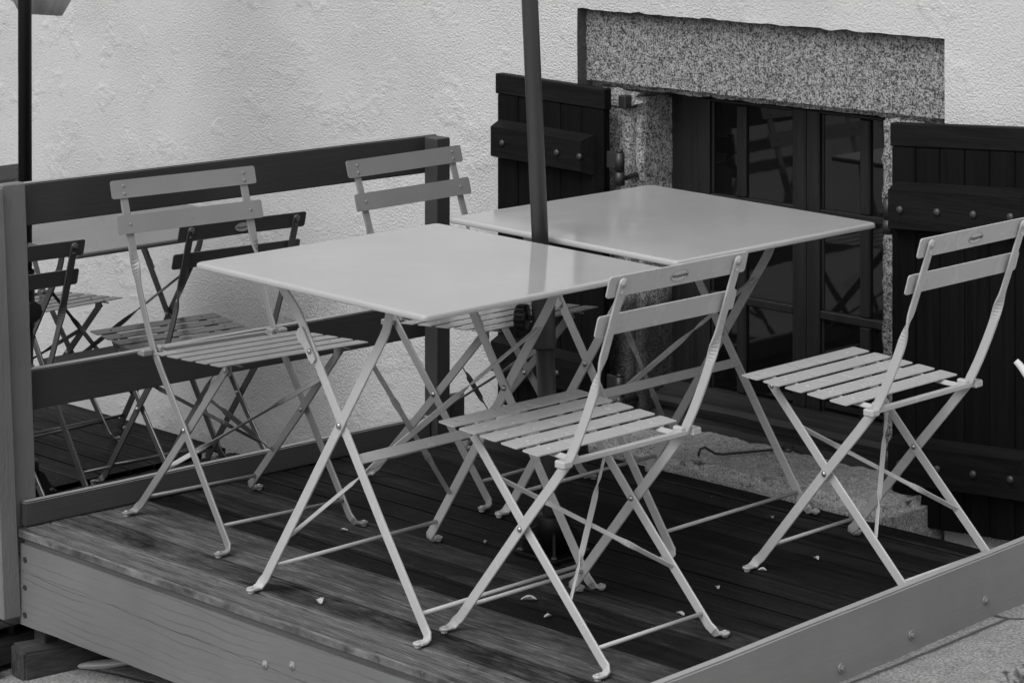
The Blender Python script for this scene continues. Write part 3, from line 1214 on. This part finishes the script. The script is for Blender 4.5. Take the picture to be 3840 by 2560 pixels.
# ------------------------------------------------------------------ folding tables
def make_table():
    root = empty('folding_table')
    HT, h, yl = .683, .35, .240
    # pressed sheet top with a rolled rim
    loops = [(.022, -.003), (.018, -.0125), (.003, -.0130), (.0008, -.0122), (0, -.0105), (0, -.0046), (.0006, -.0028), (.0018, -.0013), (.0038, -.0004), (.0065, 0)]
    vs, fs = [], []
    for ins, dz in loops:
        # the sheet sits a touch out of level, like a table on old boards
        vs += [(x, y, HT + dz - x * .019) for x, y in rrect(2 * (h - ins), 2 * (h - ins), .012, 5)]
    n = len(vs) // len(loops)
    for i in range(len(loops) - 1):
        for k in range(n):
            fs.append((i * n + k, i * n + (k + 1) % n, (i + 1) * n + (k + 1) % n, (i + 1) * n + k))
    mb = MB().add(vs, fs, True)
    e = (len(loops) - 1) * n
    mb.f += [tuple(e + k for k in range(n)), tuple(range(n))[::-1]]
    mb.s += [False, False]
    top = mb.build('tabletop', M_TABLE, root)
    for s in (-1, 1):
        l1 = [(-.262, s * yl, .012), (-.14, s * yl, .197), (-.0165, s * yl, .387), (.060, s * yl, .503), (.112, s * yl, .582), (.126, s * yl, .612), (.133, s * yl, .640), (.146, s * yl, .664)]
        y2 = s * (yl - .0065)
        l2 = [(.238, y2, .012), (.11, y2, .197), (-.0165, y2, .387), (-.105, y2, .520), (-.150, y2, .588), (-.172, y2, .612), (-.204, y2, .640), (-.216, y2, .664)]
        for nm, l in (('leg', l1), ('leg', l2)):
            pts = [V(p) for p in l]
            pts = pts[:3] + smooth_path(pts[3:], 4)
            wd = []
            for i, p in enumerate(pts):
                d = (pts[min(i + 1, len(pts) - 1)] - pts[max(i - 1, 0)]).normalized()
                wd.append(V((d.z, 0, -d.x)))
            p0 = pts[0].copy()
            pts, wd = leg_path(pts, wd, 0, s)
            L = MB().strap(pts, wd, .0215, .0055).build('leg', M_PAINT, root)
            rubber(L, (p0.x, p0.y, .0095), s)
        rivet(root, (-.0165, s * (yl + .003), .387), (0, s, 0), .007)
        rivet(root, (-.0165, s * (yl - .0095), .387), (0, -s, 0), .007)
        # slotted catch on the second leg
        mb = MB()
        d = V((-.045, 0, .068)).normalized()
        Mx = Matrix(((d.x, d.z, 0, -.112), (0, 0, 1, s * (yl + .001)), (d.z, -d.x, 0, .532), (0, 0, 0, 1)))
        mb.plate([(-.034, -.010), (-.024, -.014), (.010, -.014), (.024, -.022), (.040, -.022), (.046, -.008), (.044, .004), (-.030, .006)], .003, Mx)
        mb.build('catch', M_PAINT, root)
        rivet(root, (-.108, s * (yl + .0026), .524), (0, s, 0), .006)
        # bearer under the top
        ya, yb = sorted((s * (yl - .016), s * (yl + .006)))
        MB().box((-.30, ya, .6615), (.30, yb, .6633), 0).build('bearer', M_PAINT, root)
    MB().strap([(.026, -yl + .006, .323), (.026, yl - .006, .323)], [V((-.5, 0, .85))] * 2, .021, .005).build('crossbar', M_PAINT, root)
    MB().tube([(-.233, -yl, .056), (-.233, yl, .056)], .0044, 10).build('rod', M_PAINT, root)
    MB().tube([(.209, -yl + .006, .052), (.209, yl - .006, .052)], .0044, 10).build('rod', M_PAINT, root)

    def f1(z):
        return -.262 + (z - .012) * (.2455 / .375)
    for s in (-1, 1):
        mb = MB()
        o = .004 * s
        twisted(mb, (f1(.53) + o, s * (yl - .002), .53), (f1(.125) + o, -s * (yl - .002), .125), .0145, .0028, (1, 0, .2), s, (.30, .70))
        mb.build('brace', M_PAINT, root)
    return root


table = make_table()
G2 = 'square folding metal tables'
for i, (loc, rz, lab) in enumerate((
        ((-4.089, 3.809, 0), R(.6), 'nearest square grey folding table, at the middle of the deck before the parasol pole'),
        ((-4.135, 4.578, 0), R(.6), 'square grey folding table beside the window, its top mirroring the granite lintel'),
        ((-6.190, 4.505, Z2 + .001), 0, 'square dark folding table beyond the fence, its shining top glimpsed below the upper rail'))):
    t = table if i == 0 else copy_tree(table)
    t.location = loc
    t.rotation_euler = (0, 0, rz)
    tag(t, lab, 'table', G2)
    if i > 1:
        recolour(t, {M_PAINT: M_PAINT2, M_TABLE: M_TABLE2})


# ------------------------------------------------------------------ parasols
def parasol(loc, lx, ly, mat, label, zk, knob_dir, sleeve):
    root = empty('parasol', loc)
    tag(root, label, 'parasol', 'standing parasols')

    def P(z):
        return V((lx * z, ly * z, z))
    mb = MB()
    mb.tube([P(.30), P(2.45)], .0185, 24)
    mb.build('pole', mat, root)
    mb = MB()
    mb.tube([P(.02), P(.46)], .0205 if sleeve else .0215, 24)
    mb.build('lower_tube', mat, root)
    mb = MB()
    mb.tube([P(.447), P(.452), P(.60), P(.606)], [.0235, .0255, .0255, .0235], 24)
    mb.build('sleeve', mat, root)
    # clamp knob
    k = V(knob_dir).normalized()
    c = P(zk)
    mb = MB()
    prof = [(.0, .026), (.006, .026), (.0065, .034), (.026, .036), (.0285, .040), (.0285, .058), (.026, .062), (.004, .063)]
    n = 40
    Mx = axis_to(k, c)
    vs, fs = [], []
    for r, z in prof:
        for j in range(n):
            q = 2 * math.pi * j / n
            rr = r * (1 + (.035 * math.cos(q * 10) if r > .025 else 0))
            vs.append(Mx @ V((rr * math.cos(q), rr * math.sin(q), z)))
    for i in range(len(prof) - 1):
        for j in range(n):
            fs.append((i * n + j, i * n + (j + 1) % n, (i + 1) * n + (j + 1) % n, (i + 1) * n + j))
    fs.append(tuple((len(prof) - 1) * n + j for j in range(n)))
    mb.add(vs, fs)
    mb.build('knob', M_KNOB, root)
    # base plate with gussets
    mb = MB()
    mb.box((-.062, -.062, .0005), (.062, .062, .010), .002)
    mb.lathe([(.036, .010), (.036, .085), (.033, .09)], Matrix.Translation((0, 0, 0)), 24)
    for a in range(4):
        Mg = Matrix.Rotation(R(45 + 90 * a), 4, 'Z')
        mb.plate([(.034, .010), (.072, .010), (.066, .03), (.050, .058), (.034, .066)], .006, Mg @ Matrix.Rotation(R(90), 4, 'X'))
    bs = mb.build('base', M_POLE_B, root)
    for sx in (-1, 1):
        for sy in (-1, 1):
            rivet(bs, (sx * .05, sy * .05, .010), (0, 0, 1), .008, M_STUD, 'bolt')
    return root, P


pa, P1 = parasol((-4.100, 4.185, 0), -.0615, .0, M_POLE, 'dark grey parasol pole between the two tables', .512, (-.72, -.40, 0), True)
pb, P2 = parasol((-6.078, 4.16, Z2), -.003, 0, M_POLE_B, 'black parasol pole at the left edge with a fold of pale cloth behind it', .50, (.75, -.2, 0), False)


def folded_canopy(parent, P, zt, zb, dx, dy, R0=.085):
    """cloth gathered behind the pole, its hem hanging unevenly"""
    mb = MB()
    n, m = 56, 22
    vs = []
    for i in range(m + 1):
        u = i / m
        for k in range(n):
            q = 2 * math.pi * k / n
            z = zt - (zt - zb) * u
            r = .03 + R0 * min(1, u * 1.6) ** .8
            if u > .86:
                r *= 1 - .45 * ((u - .86) / .14) ** 2.2
            pleat = 1 + .10 * math.sin(q * 9 + 2 * u) * min(1, u * 2) + .08 * noise.noise(V((math.cos(q) * 2, math.sin(q) * 2, u * 5)))
            c = P(z)
            hem = .02 * noise.noise(V((math.cos(q) * 1.4, math.sin(q) * 1.4, 3))) + .025 * math.cos(q - .3)
            vs.append((c.x + dx + .05 * u + r * pleat * math.cos(q) * 1.08, c.y + dy + r * pleat * math.sin(q), z - hem * u))
    fs = [(i * n + k, i * n + (k + 1) % n, (i + 1) * n + (k + 1) % n, (i + 1) * n + k) for i in range(m) for k in range(n)]
    fs.append(tuple(m * n + k for k in range(n)))
    mb.add(vs, fs, True)
    mb.build('folded_canopy', M_FABRIC, parent)


folded_canopy(pb, P2, 2.45, 1.305, -.16, .115)
folded_canopy(pa, P1, 2.45, 1.42, 0, .01, .04)

# ------------------------------------------------------------------ fallen petals on the boards
petals = [(-4.203, 3.598, 1.5, 'pale curled petal lying alone near the front left deck edge'), (-4.272, 4.144, .8, 'tiny pale petal on the boards left of the parasol base'), (-3.909, 3.916, 1.5, 'long torn pale petal under the nearest chair'),
          (-3.803, 3.865, .9, 'small pale petal between the rear feet of the nearest chair'), (-4.170, 4.156, 1.0, 'pale petal touching the parasol base plate'), (-3.673, 4.565, 1.0, 'thin pale petal right of the front foot of the right chair'),
          (-3.701, 4.417, .9, 'small pale petal in front of the right hand chair'), (-3.688, 4.255, .9, 'pale petal midway between the nearest chair and the right chair'), (-3.624, 4.066, 1.1, 'thin pale petal by the right rear foot of the nearest chair'),
          (-4.562, 3.980, .9, 'small pale petal by the left chair under the front table'), (-3.95, 4.75, .8, 'pale petal near the granite sill')]
for i, (x, y, sc, lab) in enumerate(petals):
    sc *= 1.25
    mb = MB()
    n, m = 14, 4
    a0 = random.uniform(0, 6.28)
    vs = [(0, 0, .0022)]
    for j in range(1, m + 1):
        for k in range(n):
            q = 2 * math.pi * k / n
            r = j / m * (1 + .25 * noise.noise(V((math.cos(q) * 2, math.sin(q) * 2, i * 3.3))))
            px, py = .0085 * sc * r * math.cos(q), .0042 * sc * r * math.sin(q)
            vs.append((px, py, .0022 + .004 * sc * (r * math.sin(q)) ** 2 + .0015 * noise.noise(V((px * 200, py * 200, i)))))
    fs = [(0, 1 + k, 1 + (k + 1) % n) for k in range(n)] + [(1 + (j - 1) * n + k, 1 + j * n + k, 1 + j * n + (k + 1) % n, 1 + (j - 1) * n + (k + 1) % n) for j in range(1, m) for k in range(n)]
    base = len(vs)
    vs2 = [(a, b, c - .0007) for a, b, c in vs]
    mb.add(vs + vs2, fs + [tuple(base + q for q in f)[::-1] for f in fs], True)
    o = mb.build('petal', M_PETAL)
    o.location = (x, y, 0)
    o.rotation_euler = (0, 0, a0)
    tag(o, lab, 'petal', 'fallen petals on the deck')

# crumpled clear wrapper under the deck
mb = MB()
n, m = 18, 10
vs = []
for i in range(m + 1):
    for k in range(n):
        q = 2 * math.pi * k / n
        u = i / m
        r = (.004 + .016 * math.sin(math.pi * min(1, u * 1.1 + .02)) * (1 - .5 * u)) * (1 + .35 * noise.noise(V((math.cos(q) * 2, math.sin(q) * 2, u * 7))))
        vs.append((.30 * u ** 1.6, r * math.cos(q), .012 + .55 * r * math.sin(q)))
mb.add(vs, [(i * n + k, i * n + (k + 1) % n, (i + 1) * n + (k + 1) % n, (i + 1) * n + k) for i in range(m) for k in range(n)] + [tuple(range(n)), tuple(m * n + k for k in range(n))], True)
o = mb.build('wrapper', paint('clear_plastic', .4, .15, .3))
o.location = (-4.985, 3.555, gz(-4.98) - .002)
o.rotation_euler = (0, -R(8), R(35))
tag(o, 'crumpled strip of pale plastic on the ground under the front left deck corner', 'litter')


# ------------------------------------------------------------------ plants at the right edge
def shrub(loc, hgt, rad, n, label):
    root = empty('shrub', loc)
    tag(root, label, 'shrub')
    rnd = random.Random(11)
    mb = MB()
    for k in range(7):
        a = rnd.uniform(0, 6.28)
        r = rad * rnd.uniform(.2, .7)
        mb.tube([(0, 0, 0), (r * .3 * math.cos(a), r * .3 * math.sin(a), hgt * .35), (r * math.cos(a), r * math.sin(a), hgt * .75)], [.012, .008, .004], 6)
    mb.build('stem', M_STEM, root)
    mb = MB()
    for k in range(n):
        while True:
            p = V((rnd.uniform(-1, 1), rnd.uniform(-1, 1), rnd.uniform(-1, 1)))
            if p.length < 1 and noise.noise(p * 2.6 + V((3, 1, 2))) > -.18 and p.length > .35:
                break
        c = V((p.x * rad, p.y * rad, hgt * .55 + p.z * hgt * .45))
        L = rnd.uniform(.010, .020)
        d = (V((p.x, p.y, .4)) + V((rnd.uniform(-1, 1), rnd.uniform(-1, 1), rnd.uniform(-.6, 1)))).normalized()
        s = d.cross(V((rnd.uniform(-1, 1), rnd.uniform(-1, 1), 1))).normalized() * L * .3
        nn = d.cross(s).normalized() * L * .12
        mb.add([c, c + d * L * .5 + s + nn, c + d * L, c + d * L * .5 - s + nn], [(0, 1, 2), (0, 2, 3)])
    mb.build('foliage', M_LEAF, root)


shrub((-1.85, 2.785, gz(-1.85)), .655, .14, 5200, 'blurred grey leafy shrub at the bottom right corner')

pot = empty('potted_plant', (-2.97, 4.72, gz(-2.97)))
tag(pot, 'pale leaf tip of a plant reaching in at the right edge before the dark shutter', 'plant')
mb = MB()
mb.lathe([(.06, 0), (.085, .16), (.09, .165), (.09, .18), (.08, .18), (.075, .165)], None, 24)
mb.build('pot', paint('clay_pot', .18, .8, .15), pot)
for a, zt, rr in [(1.2, .60, .15), (-.6, .55, .2), (.3, .62, .12), (-1.3, .5, .2)]:
    mb = MB()
    N = 14
    vs = []
    for i in range(N + 1):
        u = i / N
        r = rr * (u ** 1.5)
        z = .165 + (zt - .165) * math.sin(u * 1.75) / math.sin(1.5)
        w = .013 * math.sin(math.pi * (.12 + .86 * u)) ** .8
        c = V((r * math.cos(a), r * math.sin(a), z))
        sd = V((-math.sin(a), math.cos(a), 0)) * w
        up = V((0, 0, .002))
        vs += [c - sd + up, c + sd + up, c + V((0, 0, -.003))]
    fs = []
    for i in range(N):
        for k in range(3):
            fs.append((i * 3 + k, i * 3 + (k + 1) % 3, (i + 1) * 3 + (k + 1) % 3, (i + 1) * 3 + k))
    fs += [(0, 1, 2), (N * 3, N * 3 + 2, N * 3 + 1)]
    mb.add(vs, fs, True)
    mb.build('leaf', M_PALELEAF, pot)
p0 = V(pot.location)
path = smooth_path([V(q) - p0 for q in ((-2.97, 4.72, p0.z + .16), (-3.10, 4.715, .28), (-3.19, 4.70, .415), (-3.225, 4.695, .462), (-3.240, 4.689, .480))], 5)
mb = MB()
mb.tube(path, [.004 + .0045 * math.sin(math.pi * (.1 + .72 * i / (len(path) - 1))) for i in range(len(path))], 10)
mb.build('leaf', M_PALELEAF, pot)

# ------------------------------------------------------------------ light
EL, AZ = R(52), math.atan2(.16, -.98)        # towards the light: left of and behind the camera
world = bpy.data.worlds.new('World')
S.world = world
world.use_nodes = True
nt = world.node_tree
bg = nt.nodes['Background']
sky = nt.nodes.new('ShaderNodeTexSky')
sky.sky_type = 'NISHITA'
sky.sun_disc = False
sky.sun_elevation = EL
sky.sun_rotation = AZ
sky.air_density = 1.0
sky.dust_density = 4.0
sky.ozone_density = 1.0
bw = nt.nodes.new('ShaderNodeRGBToBW')       # the photograph is black and white
nt.links.new(sky.outputs['Color'], bw.inputs['Color'])
nt.links.new(bw.outputs['Val'], bg.inputs['Color'])
bg.inputs['Strength'].default_value = .15
sd = bpy.data.lights.new('sun', 'SUN')
sd.energy = .85
sd.angle = R(40)
sd.color = (1, 1, 1)
so = bpy.data.objects.new('sun', sd)
COL.objects.link(so)
to_sun = V((math.sin(AZ) * math.cos(EL), math.cos(AZ) * math.cos(EL), math.sin(EL)))
so.rotation_euler = to_sun.to_track_quat('Z', 'Y').to_euler()

# ------------------------------------------------------------------ camera
cd = bpy.data.cameras.new('camera')
cam = bpy.data.objects.new('camera', cd)
COL.objects.link(cam)
cam.location = (0, 0, 1.70036)
cam.rotation_euler = (R(90), 0, R(45.3076))
cd.sensor_fit = 'HORIZONTAL'
cd.sensor_width = 36
cd.lens = 94.058
cd.shift_y = -.55037
cd.clip_start = .05
cd.clip_end = 400
cd.dof.use_dof = True
cd.dof.focus_distance = 6.3
cd.dof.aperture_fstop = 13.0
S.camera = cam
S.view_settings.view_transform = 'Standard'
S.view_settings.look = 'None'
S.view_settings.exposure = .0
S.view_settings.gamma = 1
